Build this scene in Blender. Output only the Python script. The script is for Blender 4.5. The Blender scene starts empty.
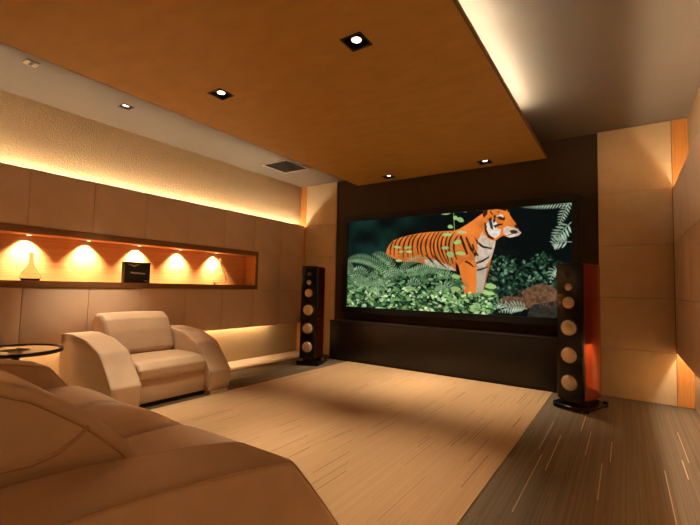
import bpy, bmesh, math, random
import numpy as np
from mathutils import Matrix, Vector

scene = bpy.context.scene
COL = scene.collection
random.seed(7)
RNG = np.random.default_rng(11)

# ------------------------------------------------------------------ camera
cam_d = bpy.data.cameras.new('camera')
cam_d.sensor_width = 36.0
cam_d.lens = 36.0 * 402.16 / 700.0
cam_d.clip_start = 0.02
cam = bpy.data.objects.new('camera', cam_d)
COL.objects.link(cam)
yaw, pitch, roll = math.radians(34.401), math.radians(3.420), math.radians(-1.3715)
fwd = Vector((-math.sin(yaw) * math.cos(pitch), math.cos(yaw) * math.cos(pitch), math.sin(pitch)))
rgt = Vector((math.cos(yaw), math.sin(yaw), 0))
dwn = -rgt.cross(fwd)
r2 = math.cos(roll) * rgt + math.sin(roll) * dwn
d2 = -math.sin(roll) * rgt + math.cos(roll) * dwn
m = Matrix((r2, -d2, -fwd)).transposed().to_4x4()
m.translation = Vector((0, 0, 1.12))
cam.matrix_world = m
scene.camera = cam

# ------------------------------------------------------------------ world, exposure
world = bpy.data.worlds.new('world')
world.use_nodes = True
world.node_tree.nodes['Background'].inputs[0].default_value = (0.02, 0.014, 0.009, 1)
world.node_tree.nodes['Background'].inputs[1].default_value = 0.2
scene.world = world
vs = scene.view_settings
vs.view_transform = 'Standard'
vs.look = 'None'
vs.exposure = 0.45
vs.gamma = 1.0
vs.use_curve_mapping = False
scene.cycles.max_bounces = 10
scene.cycles.diffuse_bounces = 6
scene.cycles.sample_clamp_indirect = 6.0
scene.cycles.caustics_reflective = False

# strengths of the lamps of the room (each lamp is built with its fitting)
WARM = (1.0, 0.81, 0.55)
COVE = (1.0, 0.86, 0.62)
K_COVE_TOP, K_COVE_LOW, K_CANOPY = 72.0, 62.0, 100.0
K_SPOT, K_SIDE, K_NICHE = 210.0, 185.0, 85.0
K_SCREEN = 0.76

# ------------------------------------------------------------------ materials
MATS = {}


def srgb(r, g, b):
    def f(c):
        c = c / 255.0
        return c / 12.92 if c <= 0.04045 else ((c + 0.055) / 1.055) ** 2.4
    return (f(r), f(g), f(b), 1.0)


class NT:
    def __init__(self, name):
        self.mat = bpy.data.materials.new(name)
        self.mat.use_nodes = True
        self.t = self.mat.node_tree
        self.b = self.t.nodes['Principled BSDF']
        MATS[name] = self.mat

    def n(self, typ, **kw):
        nd = self.t.nodes.new(typ)
        for k, v in kw.items():
            if k.startswith('i_'):
                key = k[2:].replace('_', ' ')
                nd.inputs[key].default_value = v
            else:
                setattr(nd, k, v)
        return nd

    def l(self, a, b):
        self.t.links.new(a, b)

    def math(self, op, a, b=None, c=None):
        nd = self.t.nodes.new('ShaderNodeMath')
        nd.operation = op
        for i, v in enumerate((a, b, c)):
            if v is None:
                continue
            if isinstance(v, (int, float)):
                nd.inputs[i].default_value = v
            else:
                self.l(v, nd.inputs[i])
        return nd.outputs[0]

    def mix(self, fac, a, b):
        nd = self.t.nodes.new('ShaderNodeMix')
        nd.data_type = 'RGBA'
        for sock, v in ((nd.inputs[0], fac), (nd.inputs[6], a), (nd.inputs[7], b)):
            if isinstance(v, (int, float, tuple)):
                sock.default_value = v
            else:
                self.l(v, sock)
        return nd.outputs[2]

    def coords(self, scale=(1, 1, 1), kind='Object'):
        tc = self.n('ShaderNodeTexCoord')
        mp = self.n('ShaderNodeMapping')
        mp.inputs['Scale'].default_value = scale
        self.l(tc.outputs[kind], mp.inputs[0])
        return mp.outputs[0]

    def noise(self, vec, scale, detail=3, rough=0.5):
        nd = self.n('ShaderNodeTexNoise')
        nd.inputs['Scale'].default_value = scale
        nd.inputs['Detail'].default_value = detail
        nd.inputs['Roughness'].default_value = rough
        self.l(vec, nd.inputs['Vector'])
        return nd.outputs['Fac']

    def bump(self, h, strength, dist=0.002):
        nd = self.n('ShaderNodeBump')
        nd.inputs['Strength'].default_value = strength
        nd.inputs['Distance'].default_value = dist
        self.l(h, nd.inputs['Height'])
        self.l(nd.outputs[0], self.b.inputs['Normal'])

    def set(self, rough=0.5, metal=0.0, spec=0.5, coat=0.0):
        self.b.inputs['Roughness'].default_value = rough
        self.b.inputs['Metallic'].default_value = metal
        self.b.inputs['Specular IOR Level'].default_value = spec
        self.b.inputs['Coat Weight'].default_value = coat
        self.b.inputs['Coat Roughness'].default_value = 0.05


def two_tone(name, a, b, scale, stretch=(1, 1, 1), rough=0.7, bump=0.0, bscale=None, bdist=0.002, spec=0.4, coat=0.0, metal=0.0, detail=3):
    t = NT(name)
    v = t.coords(stretch)
    f = t.noise(v, scale, detail)
    ramp = t.n('ShaderNodeMapRange')
    ramp.inputs[1].default_value = 0.3
    ramp.inputs[2].default_value = 0.7
    t.l(f, ramp.inputs[0])
    t.l(t.mix(ramp.outputs[0], a, b), t.b.inputs['Base Color'])
    t.set(rough, metal, spec, coat)
    if bump:
        h = t.noise(t.coords(stretch if bscale is None else (1, 1, 1)), bscale or scale, 2)
        t.bump(h, bump, bdist)
    return t.mat


two_tone('panel_fabric', (0.72, 0.53, 0.385, 1), (0.77, 0.57, 0.415, 1), 5, rough=0.72, bump=0.15, bscale=420, bdist=0.001)
two_tone('panel_cream', (0.60, 0.44, 0.255, 1), (0.66, 0.485, 0.285, 1), 7, rough=0.8, bump=0.35, bscale=170, bdist=0.002)
two_tone('stucco', (0.60, 0.455, 0.27, 1), (0.66, 0.50, 0.30, 1), 60, rough=0.85, bump=1.0, bscale=85, bdist=0.012)
two_tone('gold_fabric', (0.46, 0.34, 0.17, 1), (0.52, 0.39, 0.20, 1), 90, rough=0.8, bump=0.3, bscale=220)
two_tone('ceiling_paint', (0.135, 0.112, 0.089, 1), (0.143, 0.119, 0.094, 1), 2, rough=0.6, spec=0.3)
two_tone('dark_wall', (0.050, 0.032, 0.018, 1), (0.060, 0.038, 0.022, 1), 120, rough=0.7, bump=0.2, bscale=300, spec=0.2)
two_tone('rear_wall', (0.60, 0.45, 0.30, 1), (0.64, 0.48, 0.32, 1), 4, rough=0.8)
two_tone('cabinet_black', (0.010, 0.008, 0.007, 1), (0.014, 0.011, 0.009, 1), 20, rough=0.35, spec=0.4)
two_tone('frame_black', (0.006, 0.006, 0.007, 1), (0.009, 0.009, 0.010, 1), 50, rough=0.55, spec=0.3)
two_tone('leather', (0.495, 0.345, 0.23, 1), (0.545, 0.38, 0.255, 1), 9, rough=0.42, bump=0.12, bscale=260, bdist=0.0012, spec=0.4)
two_tone('leather_piping', (0.42, 0.27, 0.165, 1), (0.46, 0.30, 0.18, 1), 30, rough=0.5)
two_tone('pale_trim', (0.56, 0.42, 0.28, 1), (0.60, 0.45, 0.30, 1), 14, rough=0.6)
two_tone('canopy_wood', (0.43, 0.255, 0.058, 1), (0.50, 0.30, 0.072, 1), 4.0, stretch=(1, 2.2, 1), rough=0.5, detail=7, spec=0.35)
two_tone('edge_wood', (0.14, 0.07, 0.025, 1), (0.17, 0.09, 0.03, 1), 12, rough=0.6)
two_tone('niche_wood', (0.50, 0.235, 0.085, 1), (0.66, 0.335, 0.135, 1), 6, stretch=(1, 0.25, 14), rough=0.45, detail=5, spec=0.45)
two_tone('niche_frame_wood', (0.235, 0.105, 0.045, 1), (0.285, 0.135, 0.060, 1), 8, stretch=(1, 0.3, 6), rough=0.4, detail=5)
two_tone('strip_wood', (0.60, 0.255, 0.055, 1), (0.74, 0.35, 0.09, 1), 10, stretch=(14, 14, 0.5), rough=0.4, detail=5)
two_tone('lacquer_red', (0.40, 0.052, 0.020, 1), (0.46, 0.066, 0.024, 1), 6, stretch=(8, 8, 0.7), rough=0.10, spec=0.4, coat=0.1, metal=0.85)
two_tone('gloss_black', (0.006, 0.005, 0.005, 1), (0.009, 0.007, 0.007, 1), 9, rough=0.16, spec=0.3, coat=0.0)
two_tone('cone_metal', (0.62, 0.49, 0.36, 1), (0.68, 0.55, 0.41, 1), 25, rough=0.42, metal=0.6)
two_tone('rubber', (0.012, 0.011, 0.011, 1), (0.018, 0.016, 0.016, 1), 40, rough=0.6)
two_tone('downlight_black', (0.008, 0.007, 0.007, 1), (0.012, 0.010, 0.010, 1), 40, rough=0.5)
two_tone('vent_grey', (0.30, 0.235, 0.175, 1), (0.33, 0.26, 0.195, 1), 15, rough=0.5)
two_tone('vent_dark', (0.045, 0.037, 0.03, 1), (0.055, 0.045, 0.036, 1), 15, rough=0.7)
two_tone('bronze_rim', (0.030, 0.015, 0.008, 1), (0.040, 0.020, 0.011, 1), 20, rough=0.3, metal=0.4)
two_tone('box_black', (0.010, 0.009, 0.009, 1), (0.014, 0.012, 0.012, 1), 30, rough=0.4)
two_tone('box_print', (0.62, 0.55, 0.46, 1), (0.68, 0.60, 0.50, 1), 40, rough=0.5)
two_tone('chrome', (0.75, 0.66, 0.55, 1), (0.80, 0.70, 0.58, 1), 20, rough=0.2, metal=0.9)


def emit(name, col, k):
    t = NT(name)
    t.b.inputs['Base Color'].default_value = (*col, 1)
    t.b.inputs['Emission Color'].default_value = (*col, 1)
    t.b.inputs['Emission Strength'].default_value = k
    return t.mat


emit('led_top', COVE, K_COVE_TOP)
emit('led_top_right', COVE, K_COVE_TOP * 0.7)
emit('led_low', COVE, K_COVE_LOW)
emit('led_canopy', COVE, K_CANOPY)
emit('bulb', (1.0, 0.86, 0.66), 9.0)
emit('niche_bulb', (1.0, 0.80, 0.52), 6.0)

g = NT('clear_glass')
g.b.inputs['Base Color'].default_value = (1, 0.97, 0.92, 1)
g.b.inputs['Transmission Weight'].default_value = 1.0
g.b.inputs['IOR'].default_value = 1.48
g.b.inputs['Roughness'].default_value = 0.02


def carpet(name, base_a, base_b, dash_col, col_w, dash_len, thresh, soft, rib=0.011):
    """ribbed loop carpet with random thin dashes running along Y"""
    t = NT(name)
    tc = t.n('ShaderNodeTexCoord')
    sp = t.n('ShaderNodeSeparateXYZ')
    t.l(tc.outputs['Object'], sp.inputs[0])
    x, y = sp.outputs[0], sp.outputs[1]
    c = t.math('DIVIDE', x, col_w)
    ci = t.math('FLOOR', c)
    cf = t.math('SUBTRACT', c, ci)
    wn1 = t.n('ShaderNodeTexWhiteNoise', noise_dimensions='1D')
    t.l(ci, wn1.inputs['W'])
    yy = t.math('ADD', t.math('DIVIDE', y, dash_len), t.math('MULTIPLY', wn1.outputs['Value'], 17.3))
    yi = t.math('FLOOR', yy)
    yf = t.math('SUBTRACT', yy, yi)
    cmb = t.n('ShaderNodeCombineXYZ')
    t.l(ci, cmb.inputs[0])
    t.l(yi, cmb.inputs[1])
    wn2 = t.n('ShaderNodeTexWhiteNoise', noise_dimensions='2D')
    t.l(cmb.outputs[0], wn2.inputs['Vector'])
    on = t.math('GREATER_THAN', wn2.outputs['Value'], thresh)
    narrow = t.math('LESS_THAN', t.math('ABSOLUTE', t.math('SUBTRACT', cf, 0.5)), 0.36)
    sepc = t.n('ShaderNodeSeparateColor')
    t.l(wn2.outputs['Color'], sepc.inputs[0])
    ends = t.math('LESS_THAN', yf, t.math('ADD', t.math('MULTIPLY', sepc.outputs[1], 0.7), 0.3))
    dash = t.math('MULTIPLY', t.math('MULTIPLY', on, narrow), ends)
    dash = t.math('MULTIPLY', dash, t.math('ADD', t.math('MULTIPLY', sepc.outputs[2], 0.6), 0.4))
    dash = t.math('MULTIPLY', dash, soft)
    # tone of each yarn row, slightly different from its neighbour
    wn3 = t.n('ShaderNodeTexWhiteNoise', noise_dimensions='2D')
    cmb2 = t.n('ShaderNodeCombineXYZ')
    t.l(ci, cmb2.inputs[0])
    t.l(t.math('FLOOR', t.math('MULTIPLY', yy, 0.61)), cmb2.inputs[1])
    t.l(cmb2.outputs[0], wn3.inputs['Vector'])
    tone = t.math('MULTIPLY', wn3.outputs['Value'], 0.55)
    nz = t.noise(tc.outputs['Object'], 160, 2)
    tone = t.math('ADD', tone, t.math('MULTIPLY', nz, 0.45))
    base = t.mix(tone, base_a, base_b)
    # ribs running across
    ribv = t.math('SINE', t.math('MULTIPLY', y, 2 * math.pi / rib))
    ribx = t.math('SINE', t.math('MULTIPLY', x, 2 * math.pi / (col_w)))
    rr = t.math('ADD', t.math('MULTIPLY', ribv, 0.5), t.math('MULTIPLY', ribx, 0.25))
    base = t.mix(t.math('ADD', t.math('MULTIPLY', rr, 0.16), 0.15), base, tuple(k * 0.55 for k in base_a[:3]) + (1,))
    t.l(t.mix(dash, base, dash_col), t.b.inputs['Base Color'])
    t.set(0.95, 0, 0.1)
    t.bump(rr, 0.35, 0.003)
    return t.mat


carpet('carpet_tan', (0.405, 0.25, 0.135, 1), (0.51, 0.325, 0.18, 1), (0.10, 0.055, 0.025, 1), 0.0065, 0.60, 0.952, 0.95)
carpet('carpet_dark', (0.105, 0.079, 0.054, 1), (0.19, 0.145, 0.10, 1), (0.56, 0.43, 0.28, 1), 0.0085, 0.90, 0.962, 0.8, 0.013)

# ------------------------------------------------------------------ mesh helpers


def link(name, me, mat, parent=None, smooth=False):
    if mat is not None:
        me.materials.append(MATS[mat])
    if smooth:
        me.polygons.foreach_set('use_smooth', [True] * len(me.polygons))
    o = bpy.data.objects.new(name, me)
    COL.objects.link(o)
    if parent is not None:
        o.parent = parent
    return o


def from_bm(name, bm, mat, parent=None, smooth=False, auto=None):
    me = bpy.data.meshes.new(name)
    bmesh.ops.recalc_face_normals(bm, faces=bm.faces[:])
    bm.to_mesh(me)
    bm.free()
    o = link(name, me, mat, parent, smooth)
    if auto is not None:
        me.set_sharp_from_angle(angle=math.radians(auto))
    return o


def add_box(bm, lo, hi, bevel=0.0, seg=2):
    lo, hi = Vector(lo), Vector(hi)
    r = bmesh.ops.create_cube(bm, size=1.0)
    c, s = (lo + hi) / 2, hi - lo
    for v in r['verts']:
        v.co = Vector((v.co.x * s.x, v.co.y * s.y, v.co.z * s.z)) + c
    if bevel:
        es = set()
        for v in r['verts']:
            es.update(v.link_edges)
        bmesh.ops.bevel(bm, geom=list(es), offset=bevel, segments=seg, profile=0.5, affect='EDGES')


def box(name, lo, hi, mat, parent=None, bevel=0.0, seg=2, smooth=None):
    bm = bmesh.new()
    add_box(bm, lo, hi, bevel, seg)
    sm = bool(bevel) if smooth is None else smooth
    return from_bm(name, bm, mat, parent, sm, 40 if sm else None)


def boxes(name, lst, mat, parent=None, bevel=0.0):
    bm = bmesh.new()
    for lo, hi in lst:
        add_box(bm, lo, hi, bevel)
    return from_bm(name, bm, mat, parent)


def lathe_bm(profile, n=32, closed=False):
    bm = bmesh.new()
    rings = []
    for (r, z) in profile:
        if r < 1e-6:
            rings.append([bm.verts.new((0, 0, z))])
        else:
            rings.append([bm.verts.new((r * math.cos(2 * math.pi * k / n), r * math.sin(2 * math.pi * k / n), z)) for k in range(n)])
    pairs = list(zip(rings[:-1], rings[1:]))
    if closed:
        pairs.append((rings[-1], rings[0]))
    for a, b in pairs:
        for k in range(n):
            k2 = (k + 1) % n
            if len(a) == 1 and len(b) == 1:
                continue
            if len(a) == 1:
                bm.faces.new((a[0], b[k], b[k2]))
            elif len(b) == 1:
                bm.faces.new((a[k], a[k2], b[0]))
            else:
                bm.faces.new((a[k], a[k2], b[k2], b[k]))
    return bm


def lathe(name, profile, mat, parent=None, n=32, closed=False, auto=45):
    return from_bm(name, lathe_bm(profile, n, closed), mat, parent, True, auto)


def chaikin(pts, it=2, closed=True):
    pts = [Vector(p) for p in pts]
    for _ in range(it):
        q = []
        for i in range(len(pts)):
            a, b = pts[i], pts[(i + 1) % len(pts)]
            q += [a * 0.75 + b * 0.25, a * 0.25 + b * 0.75]
        pts = q
    return pts


def chamfer(prof, c):
    out = []
    n = len(prof)
    for i in range(n):
        p = Vector((prof[i][0], prof[i][1], 0))
        for q in (prof[i - 1], prof[(i + 1) % n]):
            d = Vector((q[0], q[1], 0)) - p
            out.append(p + d.normalized() * min(c, 0.42 * d.length))
    return out


def loft(name, prof, w, r, mat, parent, axis, puff=0.0, stations=10, offset=0.0, it=2, c=0.05, bulge=0.0):
    """closed side profile (f, z) swept over width w with rounded ends; axis maps (lateral, f, z) to xyz"""
    pts = chaikin(chamfer(prof, c), it)
    n = len(pts)
    area = sum(pts[i].x * pts[(i + 1) % n].y - pts[(i + 1) % n].x * pts[i].y for i in range(n))
    if area < 0:
        pts.reverse()
    nor = []
    for i in range(n):
        t = pts[(i + 1) % n] - pts[i - 1]
        nor.append(Vector((t.y, -t.x, 0)).normalized())
    rad = []
    for i in range(n):           # keep the rounding below the radius of each corner
        a, b, c3 = pts[i - 2], pts[i], pts[(i + 2) % n]
        la, lb, lc = (b - a).length, (c3 - b).length, (c3 - a).length
        ar = abs((b - a).cross(c3 - a).z) / 2
        rad.append(10.0 if ar < 1e-9 else la * lb * lc / (4 * ar))
    rad = [min(rad[(i + d) % n] for d in (-2, -1, 0, 1, 2)) for i in range(n)]
    lim = [sum(min(r, 0.75 * rad[(i + d) % n]) for d in (-2, -1, 0, 1, 2)) / 5 / r for i in range(n)]
    nor = [q * f_ for q, f_ in zip(nor, lim)] if bulge >= 0 else nor
    hw = w / 2
    k = 5
    st = [(-hw + r - r * math.cos(math.pi / 2 * j / k), r - r * math.sin(math.pi / 2 * j / k)) for j in range(k + 1)]
    mid = [(-hw + r + (w - 2 * r) * j / stations, 0.0) for j in range(1, stations)]
    right = [(-s, e) for s, e in reversed(st)]
    st = st + mid + right
    bm = bmesh.new()
    rings = []
    for s, e in st:
        pf = puff * (1 - (s / hw) ** 2)
        rings.append([bm.verts.new(axis(s + offset, p.x + q.x * (pf - e), p.y + q.y * (pf - e))) for p, q in zip(pts, nor)])
    for a, b in zip(rings[:-1], rings[1:]):
        for i in range(n):
            i2 = (i + 1) % n
            bm.faces.new((a[i], a[i2], b[i2], b[i]))
    cx = sum(p.x for p in pts) / n
    cy = sum(p.y for p in pts) / n
    for ring, sg in ((rings[0], -1), (rings[-1], 1)):
        prev = ring
        for q in (0.8, 0.55, 0.28):
            cur = []
            for p, nn in zip(pts, nor):
                x, y = p.x - nn.x * r, p.y - nn.y * r
                cur.append(bm.verts.new(axis(sg * (hw + bulge * (1 - q * q)) + offset, cx + (x - cx) * q, cy + (y - cy) * q)))
            for i in range(n):
                i2 = (i + 1) % n
                bm.faces.new((prev[i], prev[i2], cur[i2], cur[i]))
            prev = cur
        bm.faces.new(prev)
    o = from_bm(name, bm, mat, parent, True, 50)
    return o, pts, nor


def tube(name, path, rad, mat, parent=None, n=8, closed=False):
    bm = bmesh.new()
    P = [Vector(p) for p in path]
    rings = []
    up = Vector((0.13, 0.21, 0.97))
    for i, p in enumerate(P):
        if closed:
            t = P[(i + 1) % len(P)] - P[i - 1]
        else:
            t = P[min(i + 1, len(P) - 1)] - P[max(i - 1, 0)]
        t.normalize()
        a = t.cross(up)
        if a.length < 1e-3:
            a = t.cross(Vector((1, 0, 0)))
        a.normalize()
        b = t.cross(a)
        rings.append([bm.verts.new(p + rad * (a * math.cos(2 * math.pi * k / n) + b * math.sin(2 * math.pi * k / n))) for k in range(n)])
    pr = list(zip(rings[:-1], rings[1:]))
    if closed:
        pr.append((rings[-1], rings[0]))
    for a, b in pr:
        for k in range(n):
            bm.faces.new((a[k], a[(k + 1) % n], b[(k + 1) % n], b[k]))
    if not closed:
        bm.faces.new(rings[0])
        bm.faces.new(list(reversed(rings[-1])))
    return from_bm(name, bm, mat, parent, True, 60)


def tag(o, label, cat, group=None, kind=None):
    o['label'] = label
    o['category'] = cat
    if group:
        o['group'] = group
    if kind:
        o['kind'] = kind
    return o


def thing(name, label, cat, loc=(0, 0, 0), rotz=0.0, group=None):
    o = bpy.data.objects.new(name, None)
    o.empty_display_size = 0.1
    COL.objects.link(o)
    o.location = loc
    o.rotation_euler = (0, 0, rotz)
    return tag(o, label, cat, group)


def copy_tree(o, parent=None):
    c = o.copy()
    COL.objects.link(c)
    if parent is not None:
        c.parent = parent
    for ch in list(o.children):
        copy_tree(ch, c)
    return c


def spot_light(name, parent, loc, power, size_deg, blend, col=WARM, radius=0.03, rot=(0, 0, 0)):
    d = bpy.data.lights.new(name, 'SPOT')
    d.energy = power
    d.color = col
    d.spot_size = math.radians(size_deg)
    d.spot_blend = blend
    d.shadow_soft_size = radius
    o = bpy.data.objects.new(name, d)
    COL.objects.link(o)
    o.location = loc
    o.rotation_euler = rot
    o.parent = parent
    return o

# ------------------------------------------------------------------ the room
XL, XLW = -4.55, -4.69          # left panels' face, left wall behind them
XR, XRW = 0.42, 0.557           # right panels' face, right wall behind them
YB, YBW = 5.26, 5.29            # face of the corner panels, dark screen wall
YREAR = -1.3
ZL = 2.84                       # ceiling over the left aisle
ZR = 2.935                      # ceiling over the rest
COLL = -3.896                   # inner edge of the left corner panels
COLR = -0.239                   # inner edge of the right corner panels

floor = tag(box('floor', (XLW - 0.25, YREAR - 0.1, -0.12), (XRW + 0.15, YBW + 0.15, 0.0), 'carpet_dark'),
            'dark brown ribbed carpet with thin pale dashes around the rug', 'floor', kind='structure')
ceiling = tag(boxes('ceiling', [((-2.4, YREAR, ZR), (XRW + 0.1, YBW + 0.1, ZR + 0.1)),
                                ((XLW - 0.25, YREAR, ZL), (-4.105, YBW + 0.1, ZR + 0.1)), ((-3.995, YREAR, ZL), (-2.4, YBW + 0.1, ZR + 0.1)),
                                ((-4.105, YREAR, ZL), (-3.995, 1.875, ZR + 0.1)), ((-4.105, 1.985, ZL), (-3.995, YBW + 0.1, ZR + 0.1))], 'ceiling_paint'),
              'taupe painted ceiling above the wooden canopy', 'ceiling', kind='structure')

# left wall: bumpy plaster above, gold fabric below, panelling in between with a long niche
LZ = (2.145, 1.61, 1.04, 0.49)
NY1 = 4.20                       # far end of the niche frame
NY0 = 0.30                       # near end, beside the sofa
wall_left = box('wall_left', (XLW - 0.2, YREAR, 1.66), (XLW, YBW + 0.1, ZL), 'stucco')
boxes('lower_wall', [((XLW - 0.2, YREAR, 0.0), (XLW, YBW + 0.1, 1.0)),
                     ((XLW - 0.2, NY1 + 0.03, 1.0), (XLW, YBW + 0.1, 1.66)),
                     ((XLW - 0.2, YREAR, 1.0), (XLW, NY0 - 0.03, 1.66)),
                     ((XLW - 0.2, NY0 - 0.03, 1.0), (XLW - 0.11, NY1 + 0.03, 1.66))], 'stucco', wall_left)
tag(wall_left, 'left wall with padded beige panels, bumpy plaster above and a lit niche', 'wall', kind='structure')
# carcass that carries the panels, with unseen shelves added to stop cove light leaking
boxes('panel_carcass', [((XL - 0.032, YREAR + 0.02, 1.63), (XL - 0.021, YB, 2.10)),
                        ((XL - 0.032, YREAR + 0.02, 0.53), (XL - 0.021, YB, 1.02)),
                        ((XL - 0.032, NY1 + 0.005, 1.02), (XL - 0.021, YB, 1.63)),
                        ((XLW, YREAR + 0.02, 2.02), (XL - 0.032, YB, 2.04)),
                        ((XLW, YREAR + 0.02, 0.63), (XL - 0.032, YB, 0.65))], 'panel_fabric', wall_left)
box('gold_fabric_panel', (XLW, YREAR + 0.02, 0.0), (XLW + 0.012, YB, 0.60), 'gold_fabric', wall_left)

PANEL_CACHE = {}


def panel(parent, axis, pos, a0, a1, z0, z1, mat, th=0.022, gap=0.0016, face=1):
    """one padded wall panel; axis 'x' faces +-x at pos, axis 'y' faces -y at pos"""
    key = (axis, round(a1 - a0, 3), round(z1 - z0, 3), mat, th, face)
    hw, hz = (a1 - a0) / 2 - gap, (z1 - z0) / 2 - gap
    if key not in PANEL_CACHE:
        bm = bmesh.new()
        if axis == 'x':
            add_box(bm, (-th if face > 0 else 0, -hw, -hz), (0 if face > 0 else th, hw, hz), 0.004, 2)
        else:
            add_box(bm, (-hw, 0, -hz), (hw, th, hz), 0.004, 2)
        o = from_bm('wall_panel', bm, mat, parent, True, 40)
        PANEL_CACHE[key] = o.data
    else:
        o = bpy.data.objects.new('wall_panel', PANEL_CACHE[key])
        COL.objects.link(o)
        o.parent = parent
    o.location = (pos, (a0 + a1) / 2, (z0 + z1) / 2) if axis == 'x' else ((a0 + a1) / 2, pos, (z0 + z1) / 2)
    return o


YJ = [5.24 - 0.5548 * k for k in range(0, 12)]     # vertical joints of the panels
for a1, a0 in zip(YJ[:-1], YJ[1:]):
    panel(wall_left, 'x', XL, a0, a1, LZ[1], LZ[0], 'panel_fabric')
    panel(wall_left, 'x', XL, a0, a1, LZ[3], LZ[2], 'panel_fabric')
for a0, a1 in ((4.20, 4.685), (4.685, 5.24)):
    panel(wall_left, 'x', XL, a0, a1, LZ[2], LZ[1], 'panel_fabric')

# niche
fr = wall_left
box('niche_back', (XLW - 0.108, NY0 - 0.02, 1.01), (XLW - 0.078, NY1 + 0.02, 1.65), 'niche_wood', fr)
bmn = bmesh.new()
FX0, FX1 = XLW - 0.078, XL + 0.006
for lo, hi in (((FX0, NY0, 1.545), (FX1, NY1, 1.607)), ((FX0, NY0, 1.045), (FX1, NY1, 1.105)),
               ((FX0, NY1 - 0.045, 1.105), (FX1, NY1, 1.545)), ((FX0, NY0, 1.105), (FX1, NY0 + 0.045, 1.545))):
    add_box(bmn, lo, hi)
from_bm('niche_frame', bmn, 'niche_frame_wood', fr)
boxes('niche_lining', [((FX0, NY0 + 0.045, 1.540), (XL - 0.004, NY1 - 0.045, 1.546)),
                       ((FX0, NY1 - 0.050, 1.105), (XL - 0.004, NY1 - 0.044, 1.541))], 'niche_wood', fr)
# cove lamps behind the panelling
box('led_strip', (-4.640, YREAR + 0.1, 2.080), (-4.626, 5.235, 2.090), 'led_top', wall_left)
box('led_strip', (-4.635, YREAR + 0.1, 0.595), (-4.621, 4.55, 0.605), 'led_low', wall_left)

# pale strip of floor edging under the left panels
tag(box('trim_1', (XLW + 0.012, YREAR + 0.02, 0.0), (-4.19, YB - 0.01, 0.006), 'pale_trim', bevel=0.002),
    'pale beige floor edging along the foot of the left wall', 'floor trim', kind='structure')

# right wall
RZ = (2.215, 1.635, 1.07, 0.525)
wall_right = tag(box('wall_right', (XRW, YREAR, 0.0), (XRW + 0.1, YBW + 0.1, ZR), 'stucco'),
                 'right wall with padded beige panels and hidden cove lighting', 'wall', kind='structure')
boxes('panel_carcass', [((XR + 0.021, YREAR + 0.02, RZ[3] + 0.045), (XR + 0.032, YB, RZ[0] - 0.045)),
                        ((XR + 0.032, YREAR + 0.02, 2.09), (XRW, YB, 2.11)),  # unseen shelves, added to keep the cove light from leaking
                        ((XR + 0.032, YREAR + 0.02, 0.68), (XRW, YB, 0.70))], 'panel_fabric', wall_right)
for a1, a0 in zip(YJ[:-1], YJ[1:]):
    for z1, z0 in zip(RZ[:-1], RZ[1:]):
        panel(wall_right, 'x', XR, a0, a1, z0, z1, 'panel_fabric', face=-1)
box('led_strip', (0.473, YREAR + 0.1, 2.125), (0.487, 5.22, 2.135), 'led_top_right', wall_right)
box('led_strip', (0.473, YREAR + 0.1, 0.610), (0.487, 5.22, 0.620), 'led_low', wall_right)

# screen wall with the two corner columns of cream panels
wall_back = tag(boxes('wall_back', [((XLW - 0.2, YBW, 0.0), (XRW + 0.1, YBW + 0.1, ZR))], 'dark_wall'),
                'dark brown wall behind the big screen with cream corner panels', 'wall', kind='structure')
for z0, z1 in ((0.0, LZ[3]), (LZ[3], LZ[2]), (LZ[2], LZ[1]), (LZ[1], LZ[0]), (LZ[0], ZL)):
    panel(wall_back, 'y', YB, XL + 0.002, COLL, z0, z1, 'panel_cream', th=0.03, gap=0.0014)
for z0, z1 in ((0.0, RZ[3]), (RZ[3], RZ[2]), (RZ[2], RZ[1]), (RZ[1], RZ[0]), (RZ[0], ZR)):
    panel(wall_back, 'y', YB, COLR, XR - 0.002, z0, z1, 'panel_cream', th=0.03, gap=0.0014)


def slat_strip(name, x0, x1, z1, label):
    bm = bmesh.new()
    add_box(bm, (x0, YB + 0.008, 0), (x1, YB + 0.028, z1))
    n = 6
    w = (x1 - x0) / n
    for k in range(n):
        add_box(bm, (x0 + k * w + 0.002, YB, 0), (x0 + (k + 1) * w - 0.002, YB + 0.01, z1))
    return tag(from_bm(name, bm, 'strip_wood'), label, 'wood trim', kind='structure')


slat_strip('trim_2', XR + 0.002, XRW - 0.002, ZR - 0.002, 'orange ribbed wood strip in the corner beside the right wall')
slat_strip('trim_3', XLW + 0.014, XL - 0.002, ZL - 0.002, 'orange ribbed wood strip in the corner beside the left wall')
tag(box('wall_rear', (XLW - 0.2, YREAR - 0.1, 0.0), (XRW + 0.1, YREAR, ZR), 'rear_wall'),
    'plain beige wall at the rear of the room', 'wall', kind='structure')

# ------------------------------------------------------------------ rug
RX0, RX1, RY1 = -3.43, -0.674, 5.015
rug = tag(box('area_rug', (RX0, YREAR + 0.3, 0.0), (RX1, RY1, 0.008), 'carpet_tan', bevel=0.002),
          'large tan carpet rug with thin dark dashes in the middle of the floor', 'rug')

# ------------------------------------------------------------------ wooden canopy under the ceiling
CX0, CX1, CY0, CY1, CZ = -3.40, -0.738, -1.2, 5.12, 2.68
canopy = thing('ceiling_canopy', 'suspended orange wood ceiling canopy with light glowing above its edge', 'ceiling panel', ((CX0 + CX1) / 2, 2.1, CZ))


def cl(p):
    return (p[0] - (CX0 + CX1) / 2, p[1] - 2.1, p[2] - CZ)


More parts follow.
